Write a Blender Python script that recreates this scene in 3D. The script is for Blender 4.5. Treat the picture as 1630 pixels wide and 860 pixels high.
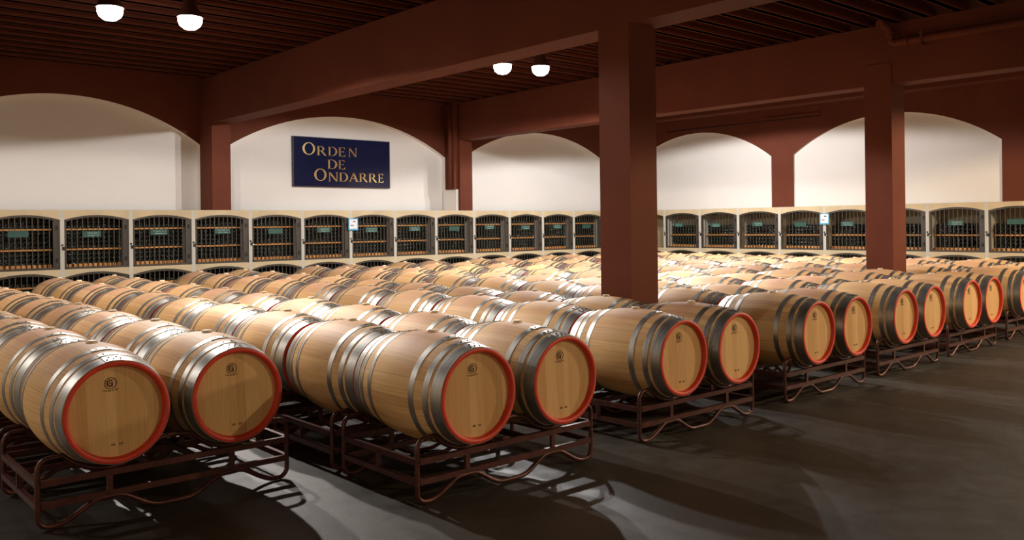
import bpy, math, random
from mathutils import Vector, Matrix
random.seed(7)
PI = math.pi
sc = bpy.context.scene
for o in list(bpy.data.objects):
    bpy.data.objects.remove(o)

# ------------------------------------------------------------------ camera, world, exposure
# X runs along the sign wall (away, to the right), Y along the barrel rows (away, to the left)
CAM_A = math.radians(48.64)
CAM_H = 1.68
ROLL = 0.0118
_s, _c = math.sin(CAM_A), math.cos(CAM_A)
cam_d = bpy.data.cameras.new('camera')
cam = bpy.data.objects.new('camera', cam_d)
sc.collection.objects.link(cam)
cam_d.sensor_width = 36.0
cam_d.lens = 1385.0 / 1630.0 * 36.0
cam_d.shift_y = -73.0 / 1630.0
cam_d.clip_end = 200
R0 = Vector((_s, -_c, 0)); F0 = Vector((_c, _s, 0)); Z0 = Vector((0, 0, 1))
Rr = R0 * math.cos(ROLL) - Z0 * math.sin(ROLL)
Ur = Z0 * math.cos(ROLL) + R0 * math.sin(ROLL)
m = Matrix((Rr, Ur, -F0)).transposed().to_4x4()
m.translation = Vector((0, 0, CAM_H))
cam.matrix_world = m
sc.camera = cam

world = bpy.data.worlds.new('world')
sc.world = world
world.use_nodes = True
bg = world.node_tree.nodes['Background']
bg.inputs['Color'].default_value = (1.0, 0.72, 0.46, 1)
bg.inputs['Strength'].default_value = 0.92

sc.view_settings.view_transform = 'Standard'
sc.view_settings.look = 'None'
sc.view_settings.gamma = 1.0
sc.view_settings.use_curve_mapping = False
sc.view_settings.exposure = 0.0

LAMP_W = 104.0          # each floodlight of the barrel hall
FILL_W = 240.0         # unseen fill floodlights, added over the aisle to brighten the front heads
LAMP_COL = (1.0, 0.93, 0.86)
FILL_COL = (1.0, 0.78, 0.52)
LAMPS = [(3.21, 10.7), (4.11, 10.6), (8.96, 10.36), (9.82, 10.4), (14.3, 11.6), (15.2, 11.6), (-2.65, 10.7), (-1.75, 10.6)]
BEAM_W = 215.0          # each floodlight is tilted: a stronger beam towards the aisle end of the rows
LAMP_K = [.66, .66, 1.12, 1.12, 1.0, 1.0, .34, .34]
FILL_LAMPS = [(14.8, 0.6), (15.7, 0.6), (9.3, -3.6)]  # added out of view as front fill, built with the same fixtures
LAMP_Z = 4.26

# ------------------------------------------------------------------ helpers
col = sc.collection


class MB:
    """collects faces for one mesh"""

    def __init__(self):
        self.v = []; self.f = []; self.m = []; self.s = []

    def add(self, vs, fs, mi=0, smooth=False):
        b = len(self.v)
        self.v += [tuple(p) for p in vs]
        for f in fs:
            self.f.append([b + i for i in f]); self.m.append(mi); self.s.append(smooth)

    def box(self, x0, x1, y0, y1, z0, z1, mi=0):
        vs = [(x, y, z) for z in (z0, z1) for y in (y0, y1) for x in (x0, x1)]
        self.add(vs, [(0, 2, 3, 1), (4, 5, 7, 6), (0, 1, 5, 4), (2, 6, 7, 3), (0, 4, 6, 2), (1, 3, 7, 5)], mi)

    def lathe(self, prof, n=32, axis='z', org=(0, 0, 0), mi=0, smooth=True, caps=(False, False), closed=False):
        vs = []
        for (r, h) in prof:
            for k in range(n):
                a = 2 * PI * k / n
                if axis == 'z':
                    p = (r * math.cos(a), r * math.sin(a), h)
                elif axis == 'y':
                    p = (r * math.sin(a), h, r * math.cos(a))
                else:
                    p = (h, r * math.cos(a), r * math.sin(a))
                vs.append((p[0] + org[0], p[1] + org[1], p[2] + org[2]))
        fs = []
        L = len(prof)
        for j in range(L if closed else L - 1):
            j2 = (j + 1) % L
            for k in range(n):
                k2 = (k + 1) % n
                fs.append((j * n + k, j * n + k2, j2 * n + k2, j2 * n + k))
        self.add(vs, fs, mi, smooth)
        b = len(self.v) - len(vs)
        if caps[0]:
            self.f.append([b + k for k in range(n)][::-1]); self.m.append(mi); self.s.append(False)
        if caps[1]:
            self.f.append([b + (L - 1) * n + k for k in range(n)]); self.m.append(mi); self.s.append(False)

    def tube(self, pts, r, n=8, closed=False, mi=0, up=None):
        P = [Vector(p) for p in pts]
        L = len(P); vs = []
        prev = None
        for i in range(L):
            if closed:
                t = (P[(i + 1) % L] - P[i - 1]).normalized()
            else:
                t = (P[min(i + 1, L - 1)] - P[max(i - 1, 0)]).normalized()
            ref = Vector(up) if up else (Vector((0, 0, 1)) if abs(t.z) < .9 else Vector((0, 1, 0)))
            a = t.cross(ref).normalized(); b = t.cross(a).normalized()
            for k in range(n):
                q = 2 * PI * k / n
                vs.append(P[i] + a * (r * math.cos(q)) + b * (r * math.sin(q)))
        fs = []
        for i in range(L if closed else L - 1):
            j = (i + 1) % L
            for k in range(n):
                k2 = (k + 1) % n
                fs.append((i * n + k, i * n + k2, j * n + k2, j * n + k))
        b0 = len(self.v)
        self.add(vs, fs, mi, True)
        if not closed:
            self.f.append([b0 + k for k in range(n)][::-1]); self.m.append(mi); self.s.append(False)
            self.f.append([b0 + (L - 1) * n + k for k in range(n)]); self.m.append(mi); self.s.append(False)

    def prism(self, poly, tf, mi=0):
        """poly: 2D outline; tf(a, b, d) -> 3D with d = 0 (back) / 1 (front)"""
        n = len(poly)
        vs = [tf(a, b, 0) for a, b in poly] + [tf(a, b, 1) for a, b in poly]
        fs = [tuple(range(n))[::-1], tuple(range(n, 2 * n))] + [(i, (i + 1) % n, n + (i + 1) % n, n + i) for i in range(n)]
        self.add(vs, fs, mi)

    def mesh(self, name, mats):
        me = bpy.data.meshes.new(name)
        me.from_pydata(self.v, [], self.f)
        for x in mats:
            me.materials.append(x)
        me.polygons.foreach_set('material_index', self.m)
        me.polygons.foreach_set('use_smooth', self.s)
        me.update()
        return me

    def build(self, name, mats, parent=None, loc=(0, 0, 0)):
        if not isinstance(mats, (list, tuple)):
            mats = [mats]
        return link(name, self.mesh(name, mats), parent, loc)


def fix_normals(me):
    import bmesh
    bm = bmesh.new(); bm.from_mesh(me)
    bmesh.ops.recalc_face_normals(bm, faces=bm.faces)
    bm.to_mesh(me); bm.free()


def link(name, data, parent=None, loc=(0, 0, 0)):
    o = bpy.data.objects.new(name, data)
    col.objects.link(o)
    o.location = loc
    if parent:
        o.parent = parent
    return o


def empty(name, loc, rz=0.0):
    o = bpy.data.objects.new(name, None)
    o.empty_display_size = .1
    col.objects.link(o)
    o.location = loc
    o.rotation_euler = (0, 0, rz)
    return o


def tag(o, label, cat, group=None, kind=None):
    o['label'] = label
    o['category'] = cat
    if group:
        o['group'] = group
    if kind:
        o['kind'] = kind
    return o


def struct(o, label=None):
    o['kind'] = 'structure'
    if label:
        o['label'] = label
    return o


def copy_tree(o, parent=None):
    c = o.copy(); col.objects.link(c); c.parent = parent
    for ch in list(KIDS.get(o.name, [])):
        copy_tree(ch, c)
    return c


KIDS = {}


def remember(root):
    """children lists gathered once, so copying stays quick"""
    KIDS[root.name] = [c for c in bpy.data.objects if c.parent == root]
    for c in KIDS[root.name]:
        remember(c)


# ------------------------------------------------------------------ materials
def mat(name):
    mt = bpy.data.materials.new(name)
    mt.use_nodes = True
    nt = mt.node_tree
    return mt, nt, nt.nodes['Principled BSDF']


def N(nt, typ, **kw):
    n = nt.nodes.new(typ)
    for k, v in kw.items():
        if k.startswith('i_'):
            n.inputs[k[2:].replace('_', ' ')].default_value = v
        else:
            setattr(n, k, v)
    return n


def ramp(nt, stops, fac=None):
    r = nt.nodes.new('ShaderNodeValToRGB')
    e = r.color_ramp.elements
    while len(e) < len(stops):
        e.new(.5)
    for x, (p, c) in zip(e, stops):
        x.position = p
        x.color = tuple(c) + (1,) if len(c) == 3 else c
    if fac is not None:
        nt.links.new(fac, r.inputs['Fac'])
    return r


def mth(nt, op, a, b=None, clamp=False):
    n = nt.nodes.new('ShaderNodeMath'); n.operation = op; n.use_clamp = clamp
    for i, x in enumerate((a, b)):
        if x is None:
            continue
        if isinstance(x, (int, float)):
            n.inputs[i].default_value = x
        else:
            nt.links.new(x, n.inputs[i])
    return n.outputs[0]


def mixc(nt, fac, a, b, mode='MIX'):
    n = nt.nodes.new('ShaderNodeMix'); n.data_type = 'RGBA'; n.blend_type = mode
    for sock, x in ((n.inputs[0], fac), (n.inputs[6], a), (n.inputs[7], b)):
        if isinstance(x, (int, float)):
            sock.default_value = x
        elif isinstance(x, tuple):
            sock.default_value = tuple(x) + (1,) if len(x) == 3 else x
        else:
            nt.links.new(x, sock)
    return n.outputs[2]


def simple(name, colr, rough=.6, metal=0.0, nscale=6, namt=.12, bump=0.0, bscale=60, spec=.5):
    mt, nt, p = mat(name)
    p.inputs['Specular IOR Level'].default_value = spec
    tc = N(nt, 'ShaderNodeTexCoord')
    nz = N(nt, 'ShaderNodeTexNoise', i_Scale=nscale, i_Detail=4.0)
    nt.links.new(tc.outputs['Object'], nz.inputs['Vector'])
    lo = tuple(x * (1 - namt) for x in colr); hi = tuple(min(1, x * (1 + namt)) for x in colr)
    r = ramp(nt, [(.3, lo), (.7, hi)], nz.outputs['Fac'])
    nt.links.new(r.outputs['Color'], p.inputs['Base Color'])
    p.inputs['Roughness'].default_value = rough
    p.inputs['Metallic'].default_value = metal
    if bump:
        n2 = N(nt, 'ShaderNodeTexNoise', i_Scale=bscale, i_Detail=3.0)
        nt.links.new(tc.outputs['Object'], n2.inputs['Vector'])
        b = N(nt, 'ShaderNodeBump', i_Strength=bump, i_Distance=.01)
        nt.links.new(n2.outputs['Fac'], b.inputs['Height'])
        nt.links.new(b.outputs['Normal'], p.inputs['Normal'])
    return mt


def emission(name, colr, strength):
    mt, nt, p = mat(name)
    p.inputs['Base Color'].default_value = (0.9, 0.9, 0.9, 1)
    p.inputs['Emission Color'].default_value = tuple(colr) + (1,)
    p.inputs['Emission Strength'].default_value = strength
    return mt


def stave_material():
    mt, nt, p = mat('oak_staves')
    tc = N(nt, 'ShaderNodeTexCoord'); sx = N(nt, 'ShaderNodeSeparateXYZ')
    nt.links.new(tc.outputs['Object'], sx.inputs[0])
    oi = N(nt, 'ShaderNodeObjectInfo')
    ang = mth(nt, 'ARCTAN2', sx.outputs['X'], sx.outputs['Z'])
    u = mth(nt, 'MULTIPLY', mth(nt, 'ADD', mth(nt, 'DIVIDE', ang, 2 * PI), .5), 29.0)
    # uneven stave widths
    wob = mth(nt, 'MULTIPLY', mth(nt, 'SINE', mth(nt, 'MULTIPLY', u, 1.7)), .28)
    u2 = mth(nt, 'ADD', u, wob)
    idx = mth(nt, 'FLOOR', u2)
    fr = mth(nt, 'FRACT', u2)
    seam = mth(nt, 'LESS_THAN', mth(nt, 'ABSOLUTE', mth(nt, 'SUBTRACT', fr, .5)), .487)   # 1 inside, 0 at joints
    seed = mth(nt, 'ADD', idx, mth(nt, 'MULTIPLY', oi.outputs['Random'], 97.0))
    wn = N(nt, 'ShaderNodeTexWhiteNoise'); wn.noise_dimensions = '1D'
    nt.links.new(seed, wn.inputs['W'])
    base = ramp(nt, [(0.0, (.56, .325, .130)), (.35, (.66, .40, .165)), (.7, (.71, .445, .190)), (1.0, (.78, .51, .235))], wn.outputs['Value'])
    # long grain
    cx = N(nt, 'ShaderNodeCombineXYZ')
    nt.links.new(mth(nt, 'MULTIPLY', u, 9.0), cx.inputs[0])
    nt.links.new(mth(nt, 'MULTIPLY', sx.outputs['Y'], 2.2), cx.inputs[1])
    nt.links.new(mth(nt, 'MULTIPLY', oi.outputs['Random'], 40.0), cx.inputs[2])
    gr = N(nt, 'ShaderNodeTexNoise', i_Scale=1.0, i_Detail=5.0, i_Roughness=.6)
    nt.links.new(cx.outputs[0], gr.inputs['Vector'])
    grr = ramp(nt, [(.3, (.80, .76, .70)), (.55, (1, 1, 1)), (.8, (1.0, 1.0, 1.0))], gr.outputs['Fac'])
    c1 = mixc(nt, 1.0, base.outputs['Color'], grr.outputs['Color'], 'MULTIPLY')
    # wine stain round the bung
    nz = N(nt, 'ShaderNodeTexNoise', i_Scale=4.0, i_Detail=4.0)
    nt.links.new(tc.outputs['Object'], nz.inputs['Vector'])
    top = mth(nt, 'SUBTRACT', 1.0, mth(nt, 'DIVIDE', mth(nt, 'ABSOLUTE', ang), 1.15), True)
    mid = mth(nt, 'SUBTRACT', 1.0, mth(nt, 'DIVIDE', mth(nt, 'ABSOLUTE', sx.outputs['Y']), .50), True)
    st = mth(nt, 'MULTIPLY', mth(nt, 'MULTIPLY', top, mid), mth(nt, 'MULTIPLY', nz.outputs['Fac'], 3.2), True)
    st2 = mth(nt, 'MULTIPLY', st, mth(nt, 'ADD', mth(nt, 'MULTIPLY', oi.outputs['Random'], .55), .28))
    c2 = mixc(nt, st2, c1, (.58, .31, .22))
    # small knots
    kn = N(nt, 'ShaderNodeTexVoronoi', i_Scale=5.5)
    nt.links.new(tc.outputs['Object'], kn.inputs['Vector'])
    kf = mth(nt, 'LESS_THAN', kn.outputs['Distance'], .035)
    c2 = mixc(nt, mth(nt, 'MULTIPLY', kf, .5), c2, (.24, .11, .04))
    sm = mth(nt, 'MULTIPLY', mth(nt, 'SUBTRACT', 1.0, seam), .55)
    c3 = mixc(nt, sm, c2, (.20, .10, .035))
    nt.links.new(c3, p.inputs['Base Color'])
    p.inputs['Roughness'].default_value = .62
    p.inputs['Specular IOR Level'].default_value = .25
    b = N(nt, 'ShaderNodeBump', i_Strength=.25, i_Distance=.004)
    nt.links.new(mth(nt, 'ADD', seam, mth(nt, 'MULTIPLY', gr.outputs['Fac'], .4)), b.inputs['Height'])
    nt.links.new(b.outputs['Normal'], p.inputs['Normal'])
    return mt


def head_material():
    mt, nt, p = mat('oak_head_boards')
    tc = N(nt, 'ShaderNodeTexCoord'); sx = N(nt, 'ShaderNodeSeparateXYZ')
    nt.links.new(tc.outputs['Object'], sx.inputs[0])
    oi = N(nt, 'ShaderNodeObjectInfo')
    # boards stand upright, lean slightly from barrel to barrel
    x = mth(nt, 'ADD', sx.outputs['X'], mth(nt, 'MULTIPLY', sx.outputs['Z'], .04))
    u = mth(nt, 'ADD', mth(nt, 'MULTIPLY', x, 14.0), mth(nt, 'MULTIPLY', mth(nt, 'SINE', mth(nt, 'MULTIPLY', x, 31.0)), .22))
    idx = mth(nt, 'FLOOR', u); fr = mth(nt, 'FRACT', u)
    seam = mth(nt, 'LESS_THAN', mth(nt, 'ABSOLUTE', mth(nt, 'SUBTRACT', fr, .5)), .488)
    wn = N(nt, 'ShaderNodeTexWhiteNoise'); wn.noise_dimensions = '1D'
    nt.links.new(mth(nt, 'ADD', idx, mth(nt, 'MULTIPLY', oi.outputs['Random'], 57.0)), wn.inputs['W'])
    base = ramp(nt, [(0, (.60, .35, .14)), (.5, (.68, .41, .175)), (1, (.75, .48, .22))], wn.outputs['Value'])
    cx = N(nt, 'ShaderNodeCombineXYZ')
    nt.links.new(mth(nt, 'MULTIPLY', x, 90.0), cx.inputs[0])
    nt.links.new(mth(nt, 'MULTIPLY', sx.outputs['Z'], 5.0), cx.inputs[1])
    nt.links.new(mth(nt, 'MULTIPLY', oi.outputs['Random'], 30.0), cx.inputs[2])
    gr = N(nt, 'ShaderNodeTexNoise', i_Scale=1.0, i_Detail=5.0)
    nt.links.new(cx.outputs[0], gr.inputs['Vector'])
    grr = ramp(nt, [(.3, (.90, .88, .85)), (.6, (1, 1, 1))], gr.outputs['Fac'])
    c1 = mixc(nt, 1.0, base.outputs['Color'], grr.outputs['Color'], 'MULTIPLY')
    c3 = mixc(nt, mth(nt, 'MULTIPLY', mth(nt, 'SUBTRACT', 1.0, seam), .35), c1, (.28, .15, .05))
    nt.links.new(c3, p.inputs['Base Color'])
    p.inputs['Roughness'].default_value = .6
    p.inputs['Specular IOR Level'].default_value = .25
    return mt


def hoop_material():
    mt, nt, p = mat('galvanised_hoop')
    tc = N(nt, 'ShaderNodeTexCoord')
    mp = N(nt, 'ShaderNodeMapping'); mp.inputs['Scale'].default_value = (4, 60, 4)
    nt.links.new(tc.outputs['Object'], mp.inputs['Vector'])
    nz = N(nt, 'ShaderNodeTexNoise', i_Scale=2.0, i_Detail=5.0)
    nt.links.new(mp.outputs[0], nz.inputs['Vector'])
    c = ramp(nt, [(.3, (.26, .25, .23)), (.7, (.42, .41, .385))], nz.outputs['Fac'])
    nt.links.new(c.outputs['Color'], p.inputs['Base Color'])
    p.inputs['Metallic'].default_value = .9
    r = ramp(nt, [(.3, (.38, .38, .38)), (.7, (.52, .52, .52))], nz.outputs['Fac'])
    nt.links.new(r.outputs['Color'], p.inputs['Roughness'])
    return mt


def floor_material():
    mt, nt, p = mat('sealed_dark_concrete')
    tc = N(nt, 'ShaderNodeTexCoord')
    n1 = N(nt, 'ShaderNodeTexNoise', i_Scale=.6, i_Detail=6.0, i_Roughness=.6)
    n2 = N(nt, 'ShaderNodeTexNoise', i_Scale=130.0, i_Detail=2.0)
    n3 = N(nt, 'ShaderNodeTexNoise', i_Scale=5.0, i_Detail=6.0, i_Roughness=.7)
    for n in (n1, n2, n3):
        nt.links.new(tc.outputs['Object'], n.inputs['Vector'])
    a = ramp(nt, [(.3, (.029, .0245, .019)), (.7, (.047, .039, .030))], n1.outputs['Fac'])
    b = ramp(nt, [(.35, (.72, .70, .68)), (.65, (1.25, 1.25, 1.25))], n2.outputs['Fac'])
    c = ramp(nt, [(.3, (.8, .79, .77)), (.75, (1.1, 1.1, 1.1))], n3.outputs['Fac'])
    x = mixc(nt, 1.0, a.outputs['Color'], b.outputs['Color'], 'MULTIPLY')
    x = mixc(nt, 1.0, x, c.outputs['Color'], 'MULTIPLY')
    nt.links.new(x, p.inputs['Base Color'])
    r = ramp(nt, [(.3, (.42, .42, .42)), (.7, (.6, .6, .6))], n3.outputs['Fac'])
    nt.links.new(r.outputs['Color'], p.inputs['Roughness'])
    bp = N(nt, 'ShaderNodeBump', i_Strength=.35, i_Distance=.004)
    nt.links.new(n2.outputs['Fac'], bp.inputs['Height'])
    nt.links.new(bp.outputs['Normal'], p.inputs['Normal'])
    return mt


M = {}
M['stave'] = stave_material()
M['head'] = head_material()
M['hoop'] = hoop_material()
M['floor'] = floor_material()
M['lap'] = simple('bright_lap_plate', (.62, .60, .56), .32, .9, 20, .1)
M['rivet'] = simple('dark_rivet', (.05, .045, .04), .5, .6)
M['red_rim'] = simple('red_chime_paint', (.66, .048, .018), .45, 0, 9, .15, .15, 90)
M['bung'] = simple('pale_bung', (.72, .60, .42), .55)
M['brand'] = simple('burnt_brand', (.045, .018, .008), .8)
M['brand_pale'] = simple('burnt_brand_faint', (.17, .085, .030), .8)
M['rack'] = simple('maroon_oxide_steel', (.085, .026, .020), .38, .35, 14, .35, .1, 60)
M['red'] = simple('oxide_red_paint', (.145, .039, .020), .75, 0, 1.3, .10, .12, 25, .2)
M['white'] = simple('white_stucco', (.86, .83, .80), .85, 0, .8, .03, .25, 45)
M['lintel'] = simple('cream_stone_lintel', (.66, .52, .32), .75, 0, 3, .10, .15, 40)
M['post'] = simple('grey_cast_post', (.62, .58, .50), .75, 0, 4, .06, .15, 40)
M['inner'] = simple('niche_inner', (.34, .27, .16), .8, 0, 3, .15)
M['iron'] = simple('grey_painted_iron', (.070, .058, .047), .45, .3, 10, .12)
M['dark_iron'] = simple('dark_iron', (.03, .026, .022), .5, .5)
M['chrome'] = simple('chrome_padlock', (.85, .83, .8), .25, .9)
M['board'] = simple('orange_shelf_board', (.74, .33, .09), .6, 0, 12, .18)
M['glass'] = simple('dark_bottle_glass', (.008, .011, .007), .16, 0, 5, .2)
M['plate'] = simple('green_name_plate', (.022, .085, .066), .5)
M['chalk'] = simple('pale_plate_writing', (.36, .50, .44), .7)
M['notice'] = simple('white_notice_paper', (.88, .88, .90), .6, 0, 3, .02)
M['notice_blue'] = simple('blue_notice_border', (.10, .42, .66), .5)
M['notice_ink'] = simple('dark_notice_print', (.03, .025, .03), .6)
M['navy'] = simple('navy_sign_board', (.006, .011, .050), .16, 0, 3, .05)
M['brass'] = simple('brass_letter', (.84, .64, .33), .27, 1.0, 20, .08)
M['edge'] = simple('dark_sign_edge', (.03, .02, .02), .4)
M['lamp_body'] = simple('dark_lamp_housing', (.10, .035, .02), .5, .4)
M['lamp_glow'] = emission('lit_lamp_glass', (1.0, .95, .88), 14.0)

# ------------------------------------------------------------------ the room
V_SHELF = 15.85          # front of the bottle niches on the sign wall
U_SHELF = 18.30          # front of the bottle niches on the other wall
V_RED, U_RED = 16.45, 18.90
REC = .14                # depth of the arched recesses
SPR, APX = 3.27, 4.03
CEIL = 4.51              # underside of the joists
SHELF_TOP = 2.007

fl = MB(); fl.box(-8, 24, -12, 17.2, -.1, 0)
struct(fl.build('floor', M['floor']), 'dark sealed concrete floor of the barrel hall')


def arch_pts(a, b, n=28):
    h = (b - a) / 2; rise = APX - SPR
    R = (h * h + rise * rise) / (2 * rise); cx = (a + b) / 2; cz = APX - R
    out = []
    a0 = math.asin(h / R)
    for i in range(n + 1):
        t = -a0 + 2 * a0 * i / n
        out.append((cx + R * math.sin(t), cz + R * math.cos(t)))
    return out


def arcade(name, arches, lo, hi, face, axis, label, REC=REC):
    """red wall with arched recesses showing white stucco; axis 'u' runs along X at y=face, 'v' along Y at x=face"""
    mb = MB()
    top = 5.2

    def P(a, z, d):
        return (a, face + d, z) if axis == 'u' else (face + d, a, z)
    z0 = 1.2
    edges = [lo]
    for a, b in arches:
        edges += [a, b]
    edges.append(hi)
    for i in range(0, len(edges), 2):       # piers, full height
        a, b = edges[i], edges[i + 1]
        mb.add([P(a, z0, 0), P(b, z0, 0), P(b, top, 0), P(a, top, 0)], [(0, 1, 2, 3)], 0)
    for a, b in arches:
        pts = arch_pts(a, b)
        for (p, q) in zip(pts[:-1], pts[1:]):
            mb.add([P(p[0], p[1], 0), P(q[0], q[1], 0), P(q[0], top, 0), P(p[0], top, 0)], [(0, 1, 2, 3)], 0)
            mb.add([P(p[0], p[1], 0), P(q[0], q[1], 0), P(q[0], q[1], REC), P(p[0], p[1], REC)], [(0, 1, 2, 3)], 1)
        for e in (a, b):
            mb.add([P(e, z0, 0), P(e, z0, REC), P(e, SPR, REC), P(e, SPR, 0)], [(0, 1, 2, 3)], 1)
    # white recess back and body of the wall
    mb.add([P(lo, 0, REC), P(hi, 0, REC), P(hi, top, REC), P(lo, top, REC)], [(0, 1, 2, 3)], 1)
    mb.add([P(lo, 0, REC + .3), P(hi, 0, REC + .3), P(hi, top, REC + .3), P(lo, top, REC + .3)], [(0, 1, 2, 3)], 1)
    return struct(mb.build(name, [M['red'], M['white']]), label)


arcade('wall_left', [(-4.0, .70), (1.84, 6.54), (7.08, 12.40), (12.92, 18.1)], -8, 18.9 + REC, V_RED, 'u',
       'oxide red arcade wall with white arched panels along the sign side')
arcade('wall_right', [(1.35, 5.95), (6.59, 11.20), (11.81, 16.25)], -12, 16.45, U_RED, 'v',
       'oxide red arcade wall with white arched panels on the far side', .035)

# pilasters on the sign wall that carry the beams
B_U = [.70, 6.54, 12.40]
for k, u in enumerate(B_U):
    mb = MB(); mb.box(u, u + .36, V_SHELF + .03, V_RED, SHELF_TOP + .001, 3.647)
    struct(mb.build('trim_%d' % (k + 1), M['red']), 'red wall pilaster carrying a ceiling beam')

# ceiling: deck, joists, beams
mb = MB(); mb.box(-8, 19.2, -12, 16.9, 4.70, 4.85)
struct(mb.build('ceiling', M['red']), 'dark red ceiling deck above the joists')
jv = 5.27 - .4286 * 40
mb = MB()
while jv < 16.4:
    if jv > -11:
        # T shaped precast joist
        mb.box(-7.9, 18.5, jv - .045, jv + .045, CEIL, 4.72)
        mb.box(-7.9, 18.5, jv - .06, jv + .06, CEIL, CEIL + .04)
    jv += .4286
struct(mb.build('ceiling_joists', M['red']), 'dark red precast joists spanning between the beams')
for k, u in enumerate(B_U):
    mb = MB()
    du = .03 if k == 2 else 0
    mb.box(u + du, u + .40, -11.5, V_RED - .001, 3.647, CEIL)
    struct(mb.build('ceiling_beam_%d' % (k + 1), M['red']), 'deep red ceiling beam resting on pillars')

mb = MB(); mb.box(18.35, U_RED, -11.5, V_RED, 4.40, 4.69)
struct(mb.build('ceiling_beam_4', M['red']), 'red wall beam under the joist ends on the far wall')

mb = MB(); mb.box(-8, 19.2, -12, -11.7, 2.9, 4.7)  # unseen upper back wall, shaped to keep grazing light off the joists
struct(mb.build('wall_back_baffle', M['red']), 'unseen red wall strip added at the back to shade the joists')

# free-standing pillars
for i, (u, v, lab) in enumerate(((6.54, 5.655, 'large oxide red square pillar between barrel rows in the middle of the hall'),
                                 (12.42, 5.79, 'oxide red square pillar with a drain pipe above its top'))):
    w = .405
    mb = MB()
    mb.box(u - .004, u + w, v, v + w, 0, 3.65)
    mb.box(u - .004, u + .05, v, v + w, 3.65, 3.95)
    if i != 1:
        mb = MB(); mb.box(u - .004, u + w, v, v + w, 0, 3.65)
    o = mb.build('pillar_%d' % (i + 1), M['red'])
    struct(o, lab)

# ------------------------------------------------------------------ bottle niches
PITCH_L, U0 = 1.103, 3.957
PITCH_R, V0 = 1.1415, 14.664
ROWS = [(.045, .875, .955), (1.011, 1.84, 1.92)]      # opening bottom, springing, crown
POST = .066
DEPTH = .56


def seg_arch(a, b, zs, za, n=14):
    h = (b - a) / 2; rise = za - zs
    R = (h * h + rise * rise) / (2 * rise); cx = (a + b) / 2; cz = za - R
    a0 = math.asin(h / R)
    return [(cx + R * math.sin(-a0 + 2 * a0 * i / n), cz + R * math.cos(-a0 + 2 * a0 * i / n)) for i in range(n + 1)]


def niche_wall(name, face, axis, posts, label):
    """posts: sorted centre positions of the piers"""
    mb = MB()

    def P(a, z, d):
        return (a, face + d, z) if axis == 'u' else (face + d, a, z)

    def quad(a0, a1, z0, z1, mi, d=0.0):
        mb.add([P(a0, z0, d), P(a1, z0, d), P(a1, z1, d), P(a0, z1, d)], [(0, 1, 2, 3)], mi)
    h = POST / 2
    for p in posts:                         # upright posts
        quad(p - h, p + h, 0, SHELF_TOP, 1)
        # pale mortar pads where post and lintels meet
        for zz in (.93, ):
            pass
    for a, b in zip(posts[:-1], posts[1:]):
        a += h; b -= h
        zprev = 0
        for (zb, zs, za) in ROWS:
            quad(a, b, zprev, zb, 0)
            pts = seg_arch(a, b, zs, za)
            znext = ROWS[1][0] if zb < .5 else SHELF_TOP
            for p, q in zip(pts[:-1], pts[1:]):
                zt = znext
                mb.add([P(p[0], p[1], 0), P(q[0], q[1], 0), P(q[0], zt, 0), P(p[0], zt, 0)], [(0, 1, 2, 3)], 0)
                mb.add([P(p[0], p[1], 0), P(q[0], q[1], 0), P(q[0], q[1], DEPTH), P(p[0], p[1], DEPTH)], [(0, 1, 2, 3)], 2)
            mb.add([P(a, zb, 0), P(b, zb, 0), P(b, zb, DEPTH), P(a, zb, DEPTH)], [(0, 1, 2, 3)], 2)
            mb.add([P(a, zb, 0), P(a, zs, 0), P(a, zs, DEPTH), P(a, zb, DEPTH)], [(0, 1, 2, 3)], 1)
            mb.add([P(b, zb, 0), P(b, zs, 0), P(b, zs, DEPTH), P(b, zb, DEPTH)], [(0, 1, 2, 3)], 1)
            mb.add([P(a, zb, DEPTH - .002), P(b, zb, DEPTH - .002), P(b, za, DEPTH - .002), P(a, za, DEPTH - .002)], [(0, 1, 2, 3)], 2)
            zprev = znext
    lo, hi = posts[0] - h, posts[-1] + h
    mb.add([P(lo, SHELF_TOP, 0), P(hi, SHELF_TOP, 0), P(hi, SHELF_TOP, .6), P(lo, SHELF_TOP, .6)], [(0, 1, 2, 3)], 0)
    # thin projecting nose along the top slab
    return struct(mb.build(name, [M['lintel'], M['post'], M['inner']]), label)


posts_l = [U0 + PITCH_L * n for n in range(-3, 14)]
posts_r = [V0 - PITCH_R * n for n in range(-1, 11)][::-1]
niche_wall('wall_left_niches', V_SHELF, 'u', posts_l, 'cream stone bottle niches in two tiers under the sign wall')
niche_wall('wall_right_niches', U_SHELF, 'v', posts_r, 'cream stone bottle niches in two tiers on the far wall')
# plain end of the stone where the two runs of niches meet
mb = MB(); mb.box(posts_l[-1], U_RED, V_SHELF + .001, V_RED, 0, SHELF_TOP)
struct(mb.build('wall_corner_niches', M['lintel']), 'stone corner block where the two runs of niches meet')

ORD = ['first', 'second', 'third', 'fourth', 'fifth', 'sixth', 'seventh', 'eighth', 'ninth', 'tenth', 'eleventh',
       'twelfth', 'thirteenth', 'fourteenth', 'fifteenth', 'sixteenth', 'seventeenth']


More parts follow.
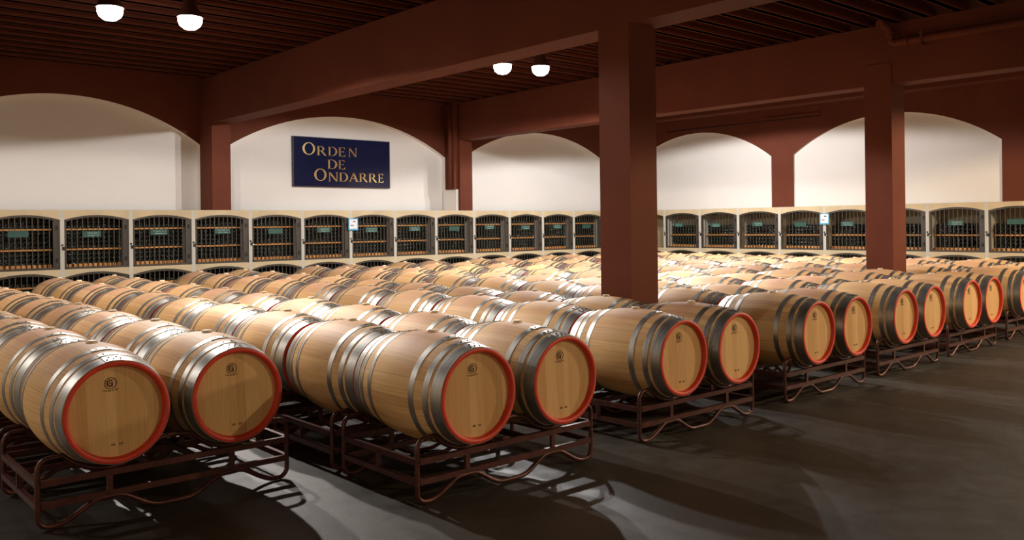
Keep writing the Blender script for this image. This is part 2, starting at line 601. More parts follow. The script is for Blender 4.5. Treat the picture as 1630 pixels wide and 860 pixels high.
def gate_parts(W, zs, za, hgt_bottom, lower):
    """gate local frame: x across (0..W), y depth (into the niche +), z up from the opening's bottom"""
    res = {}
    S = zs - hgt_bottom; A = za - hgt_bottom
    t = .036
    fr = MB()
    yb, yf = .030, -.002
    fr.box(0, t, yf, yb, 0, S)
    fr.box(0, W, yf, yb, 0, t)
    fr.box(W - .02, W, yf, yb, 0, S)
    pts = seg_arch(0, W, S, A)
    for p, q in zip(pts[:-1], pts[1:]):
        vs = []
        for (a, z) in (p, q):
            for d in (yf, yb):
                vs += [(a, d, z), (a, d, z - t)]
        fr.add(vs, [(0, 4, 5, 1), (2, 3, 7, 6), (1, 5, 7, 3), (0, 2, 6, 4)], 0)
    res['frame'] = fr.mesh('gate_frame', [M['iron']])
    st = MB()
    st.box(W - .105, W - .02, .002, .024, t, S - .005)
    for zz in (.12, S - .16):               # hinge knuckles
        st.box(W - .062, W - .034, -.010, .004, zz, zz + .07, 1)
    res['stile'] = st.mesh('hinge_stile', [M['iron'], M['dark_iron']])
    bars = []
    nb = 10
    h = W / 2; rise = A - S; R = (h * h + rise * rise) / (2 * rise)
    for i in range(nb):
        x = t + (W - .105 - t) * (i + 1) / (nb + .6)
        z = A - R + math.sqrt(R * R - (x - h) ** 2)
        bars.append((x, z - t * .6))
    res['bars'] = bars
    return res


def unit_bar():
    b = MB(); b.box(-.0065, .0065, .006, .019, 0, 1)
    return b.mesh('gate_bar', [M['iron']])


BAR = unit_bar()
GW_L, GW_R = PITCH_L - POST, PITCH_R - POST
GP = {'u': gate_parts(GW_L, ROWS[1][1], ROWS[1][2], ROWS[1][0], False),
      'v': gate_parts(GW_R, ROWS[1][1], ROWS[1][2], ROWS[1][0], False)}

lt = MB()
lt.box(-.038, .012, -.016, -.001, .32, .38)
lt.box(-.048, -.02, -.022, -.004, .39, .42)
LATCH = lt.mesh('latch', [M['dark_iron']])
pk = MB()
pk.lathe([(.002, -.030), (.016, -.028), (.018, -.018), (.016, -.012)], 10, 'y', (.018, 0, .335), 0, True, (True, True))
PADLOCK = pk.mesh('padlock', [M['chrome']])
PLATES = []
for k in range(4):
    rr = random.Random(k + 3)
    pb = MB()
    pb.box(-.15, .15, -.012, -.004, -.05, .05)
    for line, z in ((0, .018), (1, -.024)):
        x = -.10 + rr.random() * .04
        end = .09 + rr.random() * .04
        while x < end:
            w = .010 + rr.random() * .010
            hh = .018 + rr.random() * .008
            pb.box(x, x + .005, -.0135, -.0118, z - hh / 2, z + hh / 2, 1)
            pb.box(x, x + w, -.0135, -.0118, z - hh / 2 + rr.random() * .01, z - hh / 2 + .014, 1)
            x += w + .006 + (.02 if rr.random() < .15 else 0)
    PLATES.append(pb.mesh('name_plate', [M['plate'], M['chalk']]))
PLATE_BLANK = (lambda b: (b.box(-.15, .15, -.012, -.004, -.05, .05), b.mesh('name_plate', [M['plate']]))[1])(MB())

brd = {}
for ax, W in (('u', GW_L), ('v', GW_R)):
    bb = MB(); bb.box(.012, W - (.075 if ax == 'u' else .012), .18, .52, 0, .024)
    nn = 12
    for k in range(nn):          # little notched blocks between bottle necks
        x = .02 + (W - .10) * (k + .5) / nn
        bb.box(x - .027, x + .027, .150, .207, .0241, .082)
    brd[ax] = bb.mesh('shelf_board', [M['board']])
    bb = MB(); bb.box(.012, W - (.075 if ax == 'u' else .012), .18, .52, 0, .026)
    brd[ax + 't'] = bb.mesh('shelf_board', [M['board']])


def bottle_verts(n=12):
    b = MB()
    b.lathe([(.002, .020), (.020, .012), (.0335, .0), (.0375, .006), (.038, .18), (.034, .20), (.016, .235), (.0145, .29)], n, 'y', (0, 0, 0),
            0, True, (True, True))
    return b


BOT = bottle_verts(14)
BOTTLE = BOT.mesh('wine_bottle', [M['glass']])
STUFF = MB()
STUFF_TMPL = bottle_verts(9)


def add_gate(axis, a, row, idx, label_place, rz, org):
    """a: start of opening; org: function (x, y, z) local -> world origin"""
    g = empty('niche_gate', org(0, 0, ROWS[row][0]), rz)
    gp = GP[axis]
    link('gate_frame', gp['frame'], g)
    link('hinge_stile', gp['stile'], g)
    for (x, z) in gp['bars']:
        b = link('gate_bar', BAR, g, (x, 0, .028)); b.scale = (1, 1, z - .028)
    lt_ = link('latch', LATCH, g)
    rr = random.Random(idx * 7 + row)
    if rr.random() < .45:
        link('padlock', PADLOCK, lt_)
    W = GW_L if axis == 'u' else GW_R
    blank = idx % 4 == 2
    link('name_plate', PLATE_BLANK if blank else PLATES[idx % 4], g,
         (W * (.40 + .10 * rr.random()), 0, (.585 if row else .56) + .02 * rr.random()))
    tag(g, label_place, 'gate', 'arched iron gates of the bottle niches')


def add_boards(axis, row, levels, label_place, rz, org):
    g = empty('bottle_rack', org(0, 0, ROWS[row][0]), rz)
    for i, z in enumerate(levels):
        link('shelf_board', brd[axis + ('t' if i else '')], g, (0, 0, z))
    tag(g, label_place, 'shelf', 'orange shelf boards inside the niches')


IND = {'n': 0}


def add_bottles(axis, row, courses, ncol, org3, rz, individual, group, lab):
    W = GW_L if axis == 'u' else GW_R
    x0 = .055 if axis == 'u' else .09; dx = (W - x0 - .115) / (ncol - 1) if axis == 'u' else (W - x0 - .09) / (ncol - 1)
    for z in courses:
        for k in range(ncol):
            if random.random() < .012:
                continue
            x = x0 + dx * k
            # keep under the arch
            S = ROWS[row][1] - ROWS[row][0]; A = ROWS[row][2] - ROWS[row][0]; h = W / 2; rise = A - S
            R = (h * h + rise * rise) / (2 * rise)
            zl = A - R + math.sqrt(R * R - (x - h) ** 2)
            if z + .045 > zl:
                continue
            y = .21 + random.uniform(-.008, .008)
            p = org3(x, y, ROWS[row][0] + z)
            if individual and IND['n'] < 300:
                o = link('wine_bottle', BOTTLE, None, p); o.rotation_euler = (0, 0, rz)
                tag(o, lab, 'bottle', group)
                IND['n'] += 1
            else:
                c, s = math.cos(rz), math.sin(rz)
                vs = [(p[0] + c * v[0] - s * v[1], p[1] + s * v[0] + c * v[1], p[2] + v[2]) for v in STUFF_TMPL.v]
                b = len(STUFF.v); STUFF.v += vs
                for f in STUFF_TMPL.f:
                    STUFF.f.append([b + i for i in f])
                STUFF.m += [0] * len(STUFF_TMPL.f); STUFF.s += STUFF_TMPL.s


def courses_between(lo, hi):
    out = []; z = lo + .0385
    while z + .0385 <= hi + .004:
        out.append(z); z += .0770
    return out


# sign wall: gates from the left edge of the picture to the corner
vis = [(a, b) for a, b in zip(posts_l[:-1], posts_l[1:])]
for i, (a, b) in enumerate(vis):
    if i < 1:
        continue
    n = i - 1                                    # 0 = first niche at the left edge
    for row in (0, 1):
        if row == 0 and n == 0 and False:
            continue
        a0 = a + POST / 2
        org = lambda x, y, z, a0=a0: (a0 + x, V_SHELF + .012 + y, z)
        tier = 'upper' if row else 'lower'
        place = 'iron barred %s gate from the left, %s tier, sign wall' % (ORD[n], tier)
        add_gate('u', a0, row, i, place, 0, org)
        lv = [.0, .315, .655]
        add_boards('u', row, lv, 'orange boards in the %s niche from the left, %s tier, sign wall' % (ORD[n], tier), 0,
                   lambda x, y, z, a0=a0: (a0, V_SHELF + .012, z))
        cs = courses_between(.060, .315) + courses_between(.341, .655) + courses_between(.681, .89)
        add_bottles('u', row, cs, 12, org, 0, row == 1 and n in (1, 2, 3),
                    'bottles in the %s upper niche of the sign wall' % ORD[n],
                    'dark wine bottle in the %s niche from the left, upper tier, sign wall' % ORD[n])
# far wall
for i in range(len(posts_r) - 1):
    a, b = posts_r[i], posts_r[i + 1]
    n = i                                         # from the near end
    if b > 15.7:
        continue
    for row in (0, 1):
        b0 = b - POST / 2
        org = lambda x, y, z, b0=b0: (U_SHELF + .012 + y, b0 - x, z)
        tier = 'upper' if row else 'lower'
        num = len(posts_r) - 2 - i                  # counted from the corner
        place = 'iron barred %s gate from the corner, %s tier, far wall' % (ORD[num - 1], tier)
        add_gate('v', b0, row, i + 20, place, -PI / 2, org)
        lv = [.0, .325]
        add_boards('v', row, lv, 'orange boards in the %s niche from the corner, %s tier, far wall' % (ORD[num - 1], tier), -PI / 2,
                   lambda x, y, z, b0=b0: (U_SHELF + .012, b0, z))
        cs = courses_between(.060, .325) + courses_between(.351, .60)
        add_bottles('v', row, cs, 12, org, -PI / 2, False, '', '')
o = STUFF.build('wine_bottles', M['glass'])
tag(o, 'dark wine bottles lying in rows inside the remaining caged niches', 'bottles', None, 'stuff')

# framed notices on two posts between gates
for (x, y, z, rz, lab) in ((U0 + 5 * PITCH_L + .04, V_SHELF - .035, 1.715, 0, 'white notice with blue border on the post below the navy sign'),
                           (U_SHELF - .035, V0 - 4 * PITCH_R - .02, 1.715, -PI / 2, 'white notice with blue border on a post of the far wall')):
    g = empty('notice_board', (x, y, z), rz)
    b = MB(); b.box(-.115, .115, 0, .014, -.125, .125); b.build('notice_backing', M['notice_blue'], g)
    b = MB(); b.box(-.093, .093, -.003, -.0005, -.093, .105); b.build('notice_sheet', M['notice'], g)
    b = MB(); b.box(-.005, .050, -.0045, -.0032, .050, .070); b.box(-.070, .006, -.0045, -.0032, -.030, -.014)
    b.build('notice_print', M['notice_ink'], g)
    tag(g, lab, 'notice', 'blue edged notices on the niche posts')

# ------------------------------------------------------------------ sign
SX0, SX1, SZ0, SZ1 = 8.54, 10.89, 2.53, 3.555
SY = V_RED + REC - .06
sign = empty('wall_sign', (SX0, SY, SZ0))
tag(sign, 'navy blue sign with raised brass serif letters reading ORDEN DE ONDARRE', 'sign')
SW, SH = SX1 - SX0, SZ1 - SZ0
b = MB(); b.box(0, SW, 0, .058, 0, SH); b.build('sign_board', M['navy'], sign)
b = MB()
e = .014
b.box(-e, 0, -.004, .058, -e, SH + e); b.box(SW, SW + e, -.004, .058, -e, SH + e)
b.box(0, SW, -.004, .058, -e, 0); b.box(0, SW, -.004, .058, SH, SH + e)
b.build('sign_edge', M['edge'], sign)


def ring(cx, cz, rx, rz, tx, tz, a0=0, a1=2 * PI, n=36):
    """band between outer and inner ellipse as quads"""
    q = []
    for i in range(n):
        t0 = a0 + (a1 - a0) * i / n; t1 = a0 + (a1 - a0) * (i + 1) / n
        o0 = (cx + rx * math.cos(t0), cz + rz * math.sin(t0)); o1 = (cx + rx * math.cos(t1), cz + rz * math.sin(t1))
        i0 = (cx + (rx - tx) * math.cos(t0), cz + (rz - tz) * math.sin(t0)); i1 = (cx + (rx - tx) * math.cos(t1), cz + (rz - tz) * math.sin(t1))
        q.append([o0, o1, i1, i0])
    return q


def bx2(x0, x1, z0, z1):
    return [[(x0, z0), (x1, z0), (x1, z1), (x0, z1)]]


def serif_stem(x, w, z0=0, z1=1, sw=.07, lo=True, hi=True):
    q = bx2(x, x + w, z0, z1)
    if lo:
        q += [[(x - sw, z0), (x + w + sw, z0), (x + w + sw, z0 + .03), (x + w, z0 + .07), (x, z0 + .07), (x - sw, z0 + .03)]]
    if hi:
        q += [[(x - sw, z1), (x - sw, z1 - .03), (x, z1 - .07), (x + w, z1 - .07), (x + w + sw, z1 - .03), (x + w + sw, z1)]]
    return q


def glyph(ch):
    T, t = .17, .05
    if ch == 'O':
        return ring(.5, .5, .5, .52, .17, .055)
    if ch == 'D':
        return serif_stem(.10, T) + bx2(.2, .45, 0, t) + bx2(.2, .45, 1 - t, 1) + ring(.42, .5, .56, .5, .19, t, -PI / 2, PI / 2, 18)
    if ch == 'R':
        return serif_stem(.10, T) + bx2(.2, .45, .47, .52) + bx2(.2, .45, 1 - t, 1) + ring(.42, .735, .38, .265, .17, t, -PI / 2, PI / 2, 14) + \
            [[(.40, .50), (.60, .50), (1.02, .04), (1.06, 0), (.84, 0)]]
    if ch == 'E':
        return serif_stem(.10, T, sw=.07) + bx2(.2, .80, 0, t) + bx2(.2, .74, 1 - t, 1) + bx2(.2, .62, .49, .54) + \
            [[(.76, 0), (.84, .22), (.79, .22), (.66, t)], [(.60, 1 - t), (.72, .80), (.76, .80), (.74, 1)]] + bx2(.60, .64, .41, .62)
    if ch == 'N':
        return serif_stem(.12, .07, sw=.09) + serif_stem(.86, .07, sw=.09, lo=False) + [[(.02, 1), (.24, 1), (.93, 0), (.80, 0)]]
    if ch == 'A':
        return [[(.10, 0), (.17, 0), (.52, .92), (.47, 1.03)], [(.47, 1.03), (.56, 1.03), (.98, 0), (.78, 0), (.44, .86)]] + bx2(.27, .74, .32, .37) + \
            bx2(0, .27, 0, .035) + bx2(.70, 1.06, 0, .035)
    return []


def put_letter(ch, fx0, fx1, fbase, hgt):
    mb = MB()
    x0 = fx0 * SW; w = (fx1 - fx0) * SW; z0 = (1 - fbase) * SH
    for poly in glyph(ch):
        # keep polygons wound the same way
        ar = sum(poly[i][0] * poly[(i + 1) % len(poly)][1] - poly[(i + 1) % len(poly)][0] * poly[i][1] for i in range(len(poly)))
        if ar < 0:
            poly = poly[::-1]
        mb.prism([(p[0] * w, p[1] * hgt) for p in poly], lambda a, c, d: (a, -.018 * d, c))
    me = mb.mesh('sign_letter', [M['brass']])
    fix_normals(me)
    link('sign_letter', me, sign, (x0, -.001, z0))


for ch, a, c in (('R', .223, .318), ('D', .335, .434), ('E', .443, .535), ('N', .545, .640)):
    put_letter(ch, a, c, .362, .198)
put_letter('O', .082, .208, .352, .25)
for ch, a, c in (('D', .328, .432), ('E', .441, .528)):
    put_letter(ch, a, c, .632, .198)
put_letter('O', .195, .320, .882, .25)
for ch, a, c in (('N', .335, .437), ('D', .447, .545), ('A', .548, .652), ('R', .660, .748), ('R', .762, .850), ('E', .868, .940)):
    put_letter(ch, a, c, .890, .195)

# ------------------------------------------------------------------ barrels
BL, RB, RE = .988, .352, .292
BC = .63                                          # height of the barrel axis above the floor


def prof_r(y):
    t = abs(y) / (BL / 2)
    return RB - (RB - RE) * (t ** 1.75)


def band(y0, y1, th, n=56, segs=3, mi=0, mb=None):
    mb = mb or MB()
    pr = []
    for i in range(segs + 1):
        y = y0 + (y1 - y0) * i / segs
        pr.append((prof_r(y) + th, y))
    mb.lathe(pr, n, 'y', (0, 0, 0), mi, True)
    # crisp edges: the rims have vertices of their own
    mb.lathe([(prof_r(y0) - .002, y0), (prof_r(y0) + th, y0)], n, 'y', (0, 0, 0), mi, False)
    mb.lathe([(prof_r(y1) + th, y1), (prof_r(y1) - .002, y1)], n, 'y', (0, 0, 0), mi, False)
    return mb


def barrel_meshes():
    d = {}
    b = MB()
    ys = [-BL / 2 + .004 + (BL - .008) * i / 26 for i in range(27)]
    b.lathe([(prof_r(y), y) for y in ys], 64, 'y')
    d['staves'] = b.mesh('staves', [M['stave']])
    b = MB()
    yf = -BL / 2
    b.lathe([(prof_r(yf) - .001, yf + .010), (prof_r(yf) + .0010, yf + .008), (prof_r(yf) + .0010, yf + .003), (RE - .002, yf), (RE - .024, yf),
             (RE - .027, yf + .005), (RE - .035, yf + .044)], 64, 'y')
    d['rim'] = b.mesh('chime_rim', [M['red_rim']])
    d['rim2'] = b.mesh('chime_rim', [M['head']])
    b = MB()
    b.lathe([(RE - .033, yf + .034), (.001, yf + .034)], 64, 'y', smooth=False)
    b.lathe([(RE - .034, yf + .034), (RE - .034, yf + .055), (.001, yf + .055)], 64, 'y', smooth=False)
    d['head'] = b.mesh('barrel_head', [M['head']])
    # hoops: chime, quarter, bilge
    hs = []
    for (a, c, th, nr) in ((.006, .088, .0030, 2), (.112, .158, .0025, 1), (.236, .282, .0025, 1)):
        mb = band(yf + a, yf + c, th)
        # overlapped end: bright plate with rivets
        a0, a1 = math.radians(-12), math.radians(7)
        n = 8; vs = []
        for i in range(n + 1):
            t = a0 + (a1 - a0) * i / n
            for y in (yf + a + .001, yf + c - .001):
                for rr in (th + .001, th + .0038):
                    r = prof_r(y) + rr
                    vs.append((r * math.sin(t), y, r * math.cos(t)))
        fs = []
        for i in range(n):
            o = i * 4; q = o + 4
            fs += [(o + 1, q + 1, q + 3, o + 3), (o, o + 1, o + 3, o + 2)[::-1] if i == 0 else (o + 1, q + 1, q + 3, o + 3),
                   (o, q, q + 1, o + 1), (o + 2, o + 3, q + 3, q + 2)]
        fs.append((n * 4, n * 4 + 1, n * 4 + 3, n * 4 + 2))
        lp = MB()
        lp.add(vs, fs, 0, False)
        rows = (.3, .7) if nr == 2 else (.5,)
        for fr in rows:
            y = yf + a + (c - a) * fr
            for t in ((-.16, -.04, .08) if nr == 2 and fr < .5 else (-.10, .03) if nr == 2 else (-.12, .04)):
                r = prof_r(y) + th + .0038
                cx, cz = r * math.sin(t), r * math.cos(t)
                lp.lathe([(.0062, -.001), (.0058, .0025), (.003, .0042), (.0005, .0046)], 8, 'z', (cx, y, cz), 1, True)
        hs.append((mb.mesh('hoop', [M['hoop']]), lp.mesh('lap_plate', [M['lap'], M['rivet']])))
    d['hoops'] = hs
    b = MB()
    b.lathe([(.034, RB - .006), (.034, RB + .008), (.031, RB + .013), (.024, RB + .014), (.001, RB + .014)], 18, 'z')
    d['bung'] = b.mesh('bung', [M['bung']])
    # brand: G in a ring, faint line of letters, vintage digits
    b = MB()
    y1, y0 = yf + .0326, yf + .034

    def tf(ox, oz, k=1.0):
        return lambda a, c, dd: (ox + a * k, y0 if dd == 0 else y1, oz + c * k)
    for p in ring(0, 0, .034, .034, .004, .004, n=32):
        b.prism(p, tf(-.03, .165))
    for p in ring(-.004, .001, .019, .021, .009, .003, .55, 2 * PI - .25, 26):
        b.prism(p, tf(-.03, .165))
    for p in bx2(.004, .0115, -.020, .004) + bx2(-.001, .018, .001, .005) + bx2(-.006, -.003, -.024, .024) + bx2(.006, .010, .010, .021):
        b.prism(p, tf(-.03, .165))
    for (ox, chs) in ((-.030, '08'), (.012, '10')):
        for k, c in enumerate(chs):
            x = ox + k * .012
            if c == '1':
                b.prism([(x + .002, 0), (x + .006, 0), (x + .006, .013), (x + .002, .013)], tf(0, -.195))
            elif c == '0':
                for p in ring(x + .004, .0065, .0045, .007, .002, .002, n=12):
                    b.prism(p, tf(0, -.195))
            else:
                for zc in (.0034, .0098):
                    for p in ring(x + .004, zc, .0042, .0038, .0018, .0016, n=10):
                        b.prism(p, tf(0, -.195))
    me = b.mesh('branded_mark', [M['brand'], M['brand_pale']])
    # faint arc of small letters below the ring
    b2 = MB()
    rr = random.Random(4)
    for k in range(9):
        x = -.030 + (k - 4) * .0098
        zz = .118 + .0004 * (k - 4) ** 2
        hgt = .0085
        b2.prism([(x - .003, zz), (x - .0015, zz), (x - .0015, zz + hgt), (x - .003, zz + hgt)], tf(0, 0))
        b2.prism([(x - .003, zz + hgt * .5), (x + .0028, zz + hgt * .5), (x + .0028, zz + hgt * .68), (x - .003, zz + hgt * .68)], tf(0, 0))
        if k % 2:
            b2.prism([(x + .0014, zz), (x + .0028, zz), (x + .0028, zz + hgt), (x + .0014, zz + hgt)], tf(0, 0))
        if k % 3:
            b2.prism([(x - .003, zz + hgt * .85), (x + .0028, zz + hgt * .85), (x + .0028, zz + hgt), (x - .003, zz + hgt)], tf(0, 0))
    me2 = b2.mesh('branded_lettering', [M['brand_pale']])
    for q in (me, me2, d['head'], d['rim'], d['rim2'], d['staves'], d['bung']):
        fix_normals(q)
    for q, q2 in hs:
        fix_normals(q); fix_normals(q2)
    d['mark'], d['text'] = me, me2
    return d


BM = barrel_meshes()


def make_barrel():
    root = empty('wine_barrel', (0, 0, 0))
    z = BC
    link('staves', BM['staves'], root, (0, 0, z))
    for sgn in (0, 1):
        rz = PI * sgn
        r = link('chime_rim', BM['rim2' if sgn else 'rim'], root, (0, 0, z)); r.rotation_euler = (0, 0, rz)
        h = link('barrel_head', BM['head'], root, (0, 0, z)); h.rotation_euler = (0, 0, rz)
        for me, me2 in BM['hoops']:
            q = link('hoop', me, root, (0, 0, z)); q.rotation_euler = (0, 0, rz)
            lp = link('lap_plate', me2, q); lp['label'] = 'bright riveted lap plate'
    link('bung', BM['bung'], root, (0, 0, z))
    return root


proto = make_barrel()
remember(proto)

PAIRS = [((1.59, 2.31), 5.24), ((3.37, 4.12), 4.15), ((5.44, 6.18), 4.18), ((7.53, 8.27), 4.22), ((9.42, 10.14), 4.26),
         ((11.34, 12.04), 4.31), ((13.38, 14.10), 4.36), ((15.42, 16.16), 4.40)]
VP = 1.005                                        # barrel pitch along a row
rows = []
row_i = 0
first = True
RACKS = []
FRONT = ['leaning nearest the picture corner', ]
for pi_, (us, vf) in enumerate(PAIRS):
    nb = 9 if pi_ == 0 else 10
    for k in range(nb):
        RACKS.append(((us[0] + us[1]) / 2, vf + .475 + VP * k, pi_, k))
    for side, u in enumerate(us):
        rr = random.Random(row_i * 31 + 5)
        for k in range(nb):
            v = vf + .488 + VP * k + (0 if k == 0 else rr.uniform(-.010, .010))
            o = proto if first else copy_tree(proto)
            first = False
            o.location = (u + (0 if k == 0 else rr.uniform(-.008, .008)), v, 0)
            rown = ORD[row_i]
            if k == 0:
                lab = 'pale oak barrel with red rimmed head, aisle end, %s row from the left' % rown
                link('branded_mark', BM['mark'], o, (0, 0, BC))
                link('branded_lettering', BM['text'], o, (0, 0, BC))
            elif k == nb - 1:
                lab = 'pale oak barrel at the wall end of the %s row from the left' % rown
            else:
                lab = 'pale oak barrel, %s back from the aisle in the %s row from the left' % (ORD[k], rown)
            tag(o, lab, 'barrel', 'wine barrels lying in rows on steel racks')
        row_i += 1

# ------------------------------------------------------------------ racks
RW = .75                                          # half width
RD = .85                                          # depth
SP = .370                                         # barrel offset from the centre


def fillet(pts, r, n=5):
    out = []
    L = len(pts)
    for i in range(L):
        p0, p1, p2 = Vector(pts[i - 1]), Vector(pts[i]), Vector(pts[(i + 1) % L])
        rr = r[i] if isinstance(r, (list, tuple)) else r
        if rr <= 0:
            out.append(tuple(p1)); continue
        d0 = (p0 - p1).normalized(); d2 = (p2 - p1).normalized()
        a = p1 + d0 * rr; c = p1 + d2 * rr
        for k in range(n + 1):
            t = k / n
            out.append(tuple(a * (1 - t) ** 2 + p1 * 2 * t * (1 - t) + c * t * t))
    return out


def end_frame():
    cr = .338
    top = []
    # cradle curve from left to right (x, z)
    for sgn in (-1, 1):
        cx = SP * sgn
        arc = []
        for i in range(15):
            t = math.radians(-48 + 96 * i / 14)
            arc.append((cx + cr * math.sin(t), BC - cr * math.cos(t)))
        top.append(arc)
    P = []
    P += [(-RW, .13), (-RW, .335)]
    # rounded corner over into the cradle
    for k in range(1, 6):
        t = k / 6 * PI / 2
        P.append((-RW + .065 * (1 - math.cos(t)), .335 + .065 * math.sin(t)))
    P += top[0]
    P += [(-.07, .414), (0, .425), (.07, .414)]
    P += top[1]
    for k in range(5, 0, -1):
        t = k / 6 * PI / 2
        P.append((RW - .065 * (1 - math.cos(t)), .335 + .065 * math.sin(t)))
    P += [(RW, .335), (RW, .13)]
    # bottom wave, right to left
    W = []
    n = 44
    for i in range(n + 1):
        x = RW - .045 - (2 * RW - .09) * i / n
        d = min(abs(abs(x) - SP) / (.300), 1.0)
        h = .5 * (1 + math.cos(PI * d))
        h = min(1.0, h * 1.12)
        W.append((x, .0165 + .105 * h))
    cor = []
    for k in range(1, 5):
        t = k / 5 * PI / 2
        cor.append((RW - .06 * (1 - math.cos(t)), .075 - .058 * math.sin(t)))
    P += [(RW, .075)] + cor
    P += [w for w in W if abs(w[0]) < RW - .062]
    P += [(-x, z) for x, z in cor[::-1]] + [(-RW, .075)]
    m_ = MB()
    m_.tube([(x, 0, z) for x, z in P], .0155, 8, closed=True, up=(0, 1, 0))
    me = m_.mesh('end_frame', [M['rack']])
    fix_normals(me)
    return me


EF = end_frame()
b = MB(); b.box(-RW + .014, RW - .014, -.013, .013, -.018, .018); CROSS = b.mesh('cross_rail', [M['rack']])
b = MB(); b.box(-.013, .013, .012, RD - .012, -.018, .018); SIDE = b.mesh('side_rail', [M['rack']])
b = MB(); b.box(-.016, .016, -.010, .010, .15, .245); UPR = b.mesh('upright', [M['rack']])


def make_rack():
    g = empty('barrel_rack', (0, 0, 0))
    for y in (0, RD):
        link('end_frame', EF, g, (0, y, 0))
        for z in (.140, .262):
            link('cross_rail', CROSS, g, (0, y, z))
        for x in (-SP, SP):
            link('upright', UPR, g, (x, y, 0))
    for x in (-RW, RW):
        for z in (.140, .262):
            link('side_rail', SIDE, g, (x, 0, z))
        link('upright', UPR, g, (x, RD / 2, 0))
    for x in (-.13, .13):
        link('side_rail', SIDE, g, (x, 0, .262))
    return g


rproto = make_rack()
remember(rproto)
first = True
for (u, v, pi_, k) in RACKS:
    o = rproto if first else copy_tree(rproto)
    first = False
    o.location = (u, v - RD / 2 + .085, 0)
    if k == 0:
        lab = 'maroon tube rack at the aisle end, under the %s pair of rows from the left' % ORD[pi_]
    elif k == (8 if pi_ == 0 else 9):
        lab = 'maroon tube rack at the wall end, under the %s pair of rows from the left' % ORD[pi_]
    else:
        lab = 'maroon tube rack, %s back from the aisle, %s pair of rows from the left' % (ORD[k], ORD[pi_])
    tag(o, lab, 'rack', 'steel racks carrying two barrels each')

# ------------------------------------------------------------------ lamps
LB = MB(); LB.lathe([(.05, .26), (.075, .235), (.085, .14), (.15, .02), (.160, .0), (.154, -.002), (.144, .02), (.07, .13)], 24, 'z')
LBM = LB.mesh('lamp_housing', [M['lamp_body']])
LG = MB()
LG.lathe([(.001, -.155), (.07, -.140), (.122, -.10), (.142, -.05), (.141, .0), (.13, .03), (.06, .09), (.001, .1)], 20, 'z')
LGM = LG.mesh('lamp_glass', [M['lamp_glow']])
LR = MB(); LR.lathe([(.012, .24), (.012, CEIL - LAMP_Z)], 10, 'z', caps=(True, True))
LRM = LR.mesh('lamp_rod', [M['lamp_body']])
names = ['leftmost round floodlight, brightest of all, under the ceiling joists',
         'round floodlight just right of the leftmost and brightest one',
         'round floodlight hanging above the navy sign bay, left one of that pair',
         'round floodlight hanging closest to the central pillar, right one of its pair',
         'round floodlight in the bay beyond the second beam',
         'round floodlight nearest the far wall beyond the second beam',
         'round floodlight in the bay beyond the picture corner', 'round floodlight in the bay beyond the picture corner, beside the first beam', 'unseen fill light added over the aisle near the far wall', 'unseen fill light added beside the far wall, second of its pair', 'unseen fill light added over the open floor']
for i, (u, v) in enumerate(LAMPS + FILL_LAMPS):
    g = empty('ceiling_floodlight', (u, v, LAMP_Z))
    if i == 2:
        g.location.z -= .07
    link('lamp_housing', LBM, g); link('lamp_glass', LGM, g)
    link('lamp_rod', LRM, g)
    tag(g, names[i], 'lamp', 'round floodlights under the joists')
    L = bpy.data.lights.new('floodlight_lamp', 'SPOT')
    main = i < len(LAMPS)
    L.energy = (LAMP_W * LAMP_K[i] if main else FILL_W) * 4
    L.color = ((1.0, .97, .95) if i in (2, 3, 4, 5) else LAMP_COL) if main else FILL_COL
    L.spot_size = math.radians(166); L.spot_blend = .10
    L.shadow_soft_size = .06
    lo = bpy.data.objects.new('floodlight_lamp', L); col.objects.link(lo)
    lo.location = (0, 0, -.18); lo.parent = g
    if i in (2, 3):
        lo.rotation_euler = (math.radians(7), 0, 0)      # tilted towards the sign wall
    if i in (4, 5):
        lo.rotation_euler = (0, math.radians(-5), 0)
    if main:
        L2 = bpy.data.lights.new('floodlight_beam', 'SPOT')
        L2.energy = BEAM_W * 4 * (.2 if i > 5 else 1); L2.color = L.color
        L2.spot_size = math.radians(52); L2.spot_blend = 1.0
        L2.shadow_soft_size = .06
        l2 = bpy.data.objects.new('floodlight_beam', L2); col.objects.link(l2)
        l2.location = (0, -.02, -.20); l2.parent = g
        l2.rotation_euler = (math.radians(-52), 0, math.radians(35) if i > 5 else 0)

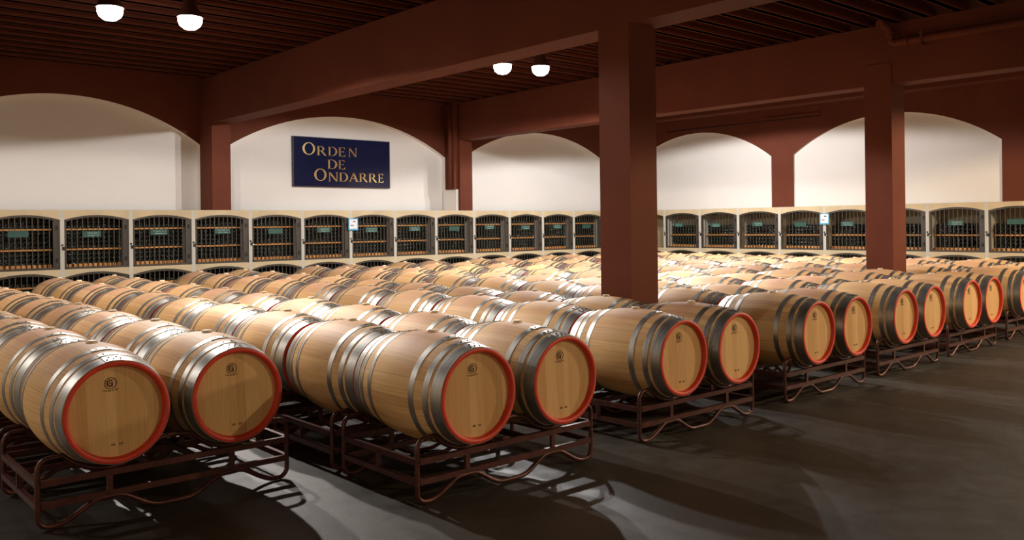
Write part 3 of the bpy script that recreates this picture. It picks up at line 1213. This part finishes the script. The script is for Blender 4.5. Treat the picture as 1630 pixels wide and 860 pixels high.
# ------------------------------------------------------------------ pipes and conduit
b = MB()
pu = 12.40 - .075
pts = [(pu, -3.0, 4.20), (pu, 5.66, 4.20)]
for k in range(1, 7):
    t = k / 6 * PI / 2
    pts.append((pu, 5.66 + .10 * math.sin(t), 4.20 + .10 * (1 - math.cos(t))))
pts.append((pu, 5.76, 4.36))
for k in range(1, 6):
    t = k / 5 * PI / 2
    pts.append((pu - .10 * (1 - math.cos(t)), 5.76, 4.36 + .08 * math.sin(t)))
pts.append((pu - .32, 5.76, 4.44))
b.tube(pts, .056, 14)
b2 = empty('drain_pipe', (0, 0, 0))
b.build('pipe', M['red'], b2)
b = MB()
b.lathe([(.064, -.03), (.070, -.02), (.070, .02), (.064, .03)], 14, 'y', (pu, 5.52, 4.20), caps=(True, True))
b.lathe([(.064, 4.34), (.066, 4.35), (.066, 4.37), (.064, 4.38)], 14, 'z', (pu, 5.76, 0), caps=(True, True))
b.build('pipe_collar', M['red'], b2)
b = MB(); b.box(pu - .06, pu + .07, 5.28, 5.31, 4.115, 4.135); b.box(pu - .06, pu - .045, 5.28, 5.31, 4.13, 4.30)
b.build('pipe_bracket', M['red'], b2)
tag(b2, 'red painted drain pipe with elbow running along the beam above the second pillar', 'pipe')

b = empty('wall_conduit', (U_RED, 0, 0))
q = MB(); q.tube([(-.02, 15.0, 4.10), (-.02, 15.0, 4.14), (-.02, 10.5, 4.14)], .010, 6); q.build('conduit', M['dark_iron'], b)
q = MB(); q.box(-.05, 0, 10.5, 12.1, 4.16, 4.22); q.build('cable_tray', M['red'], b)
tag(b, 'thin dark conduit high on the far red wall behind the pillars', 'conduit')

# boxed downpipe on the second pilaster with white painted stub below
b = empty('downpipe', (12.40, 16.1, 0))
q = MB(); q.box(-.10, 0, -.13, .09, 2.50, CEIL); q.build('pipe_casing', M['red'], b)
q = MB(); q.tube([(-.13, -.02, 2.52), (-.13, -.02, CEIL)], .045, 12); q.build('pipe', M['red'], b)
tag(b, 'red boxed downpipe against the pilaster beside the navy sign bay', 'pipe')
q = MB(); q.box(12.34, 12.399, 15.95, V_RED, SHELF_TOP, 2.50)
struct(q.build('trim_4', M['white']), 'white painted stub under the downpipe')

bpy.context.view_layer.update()
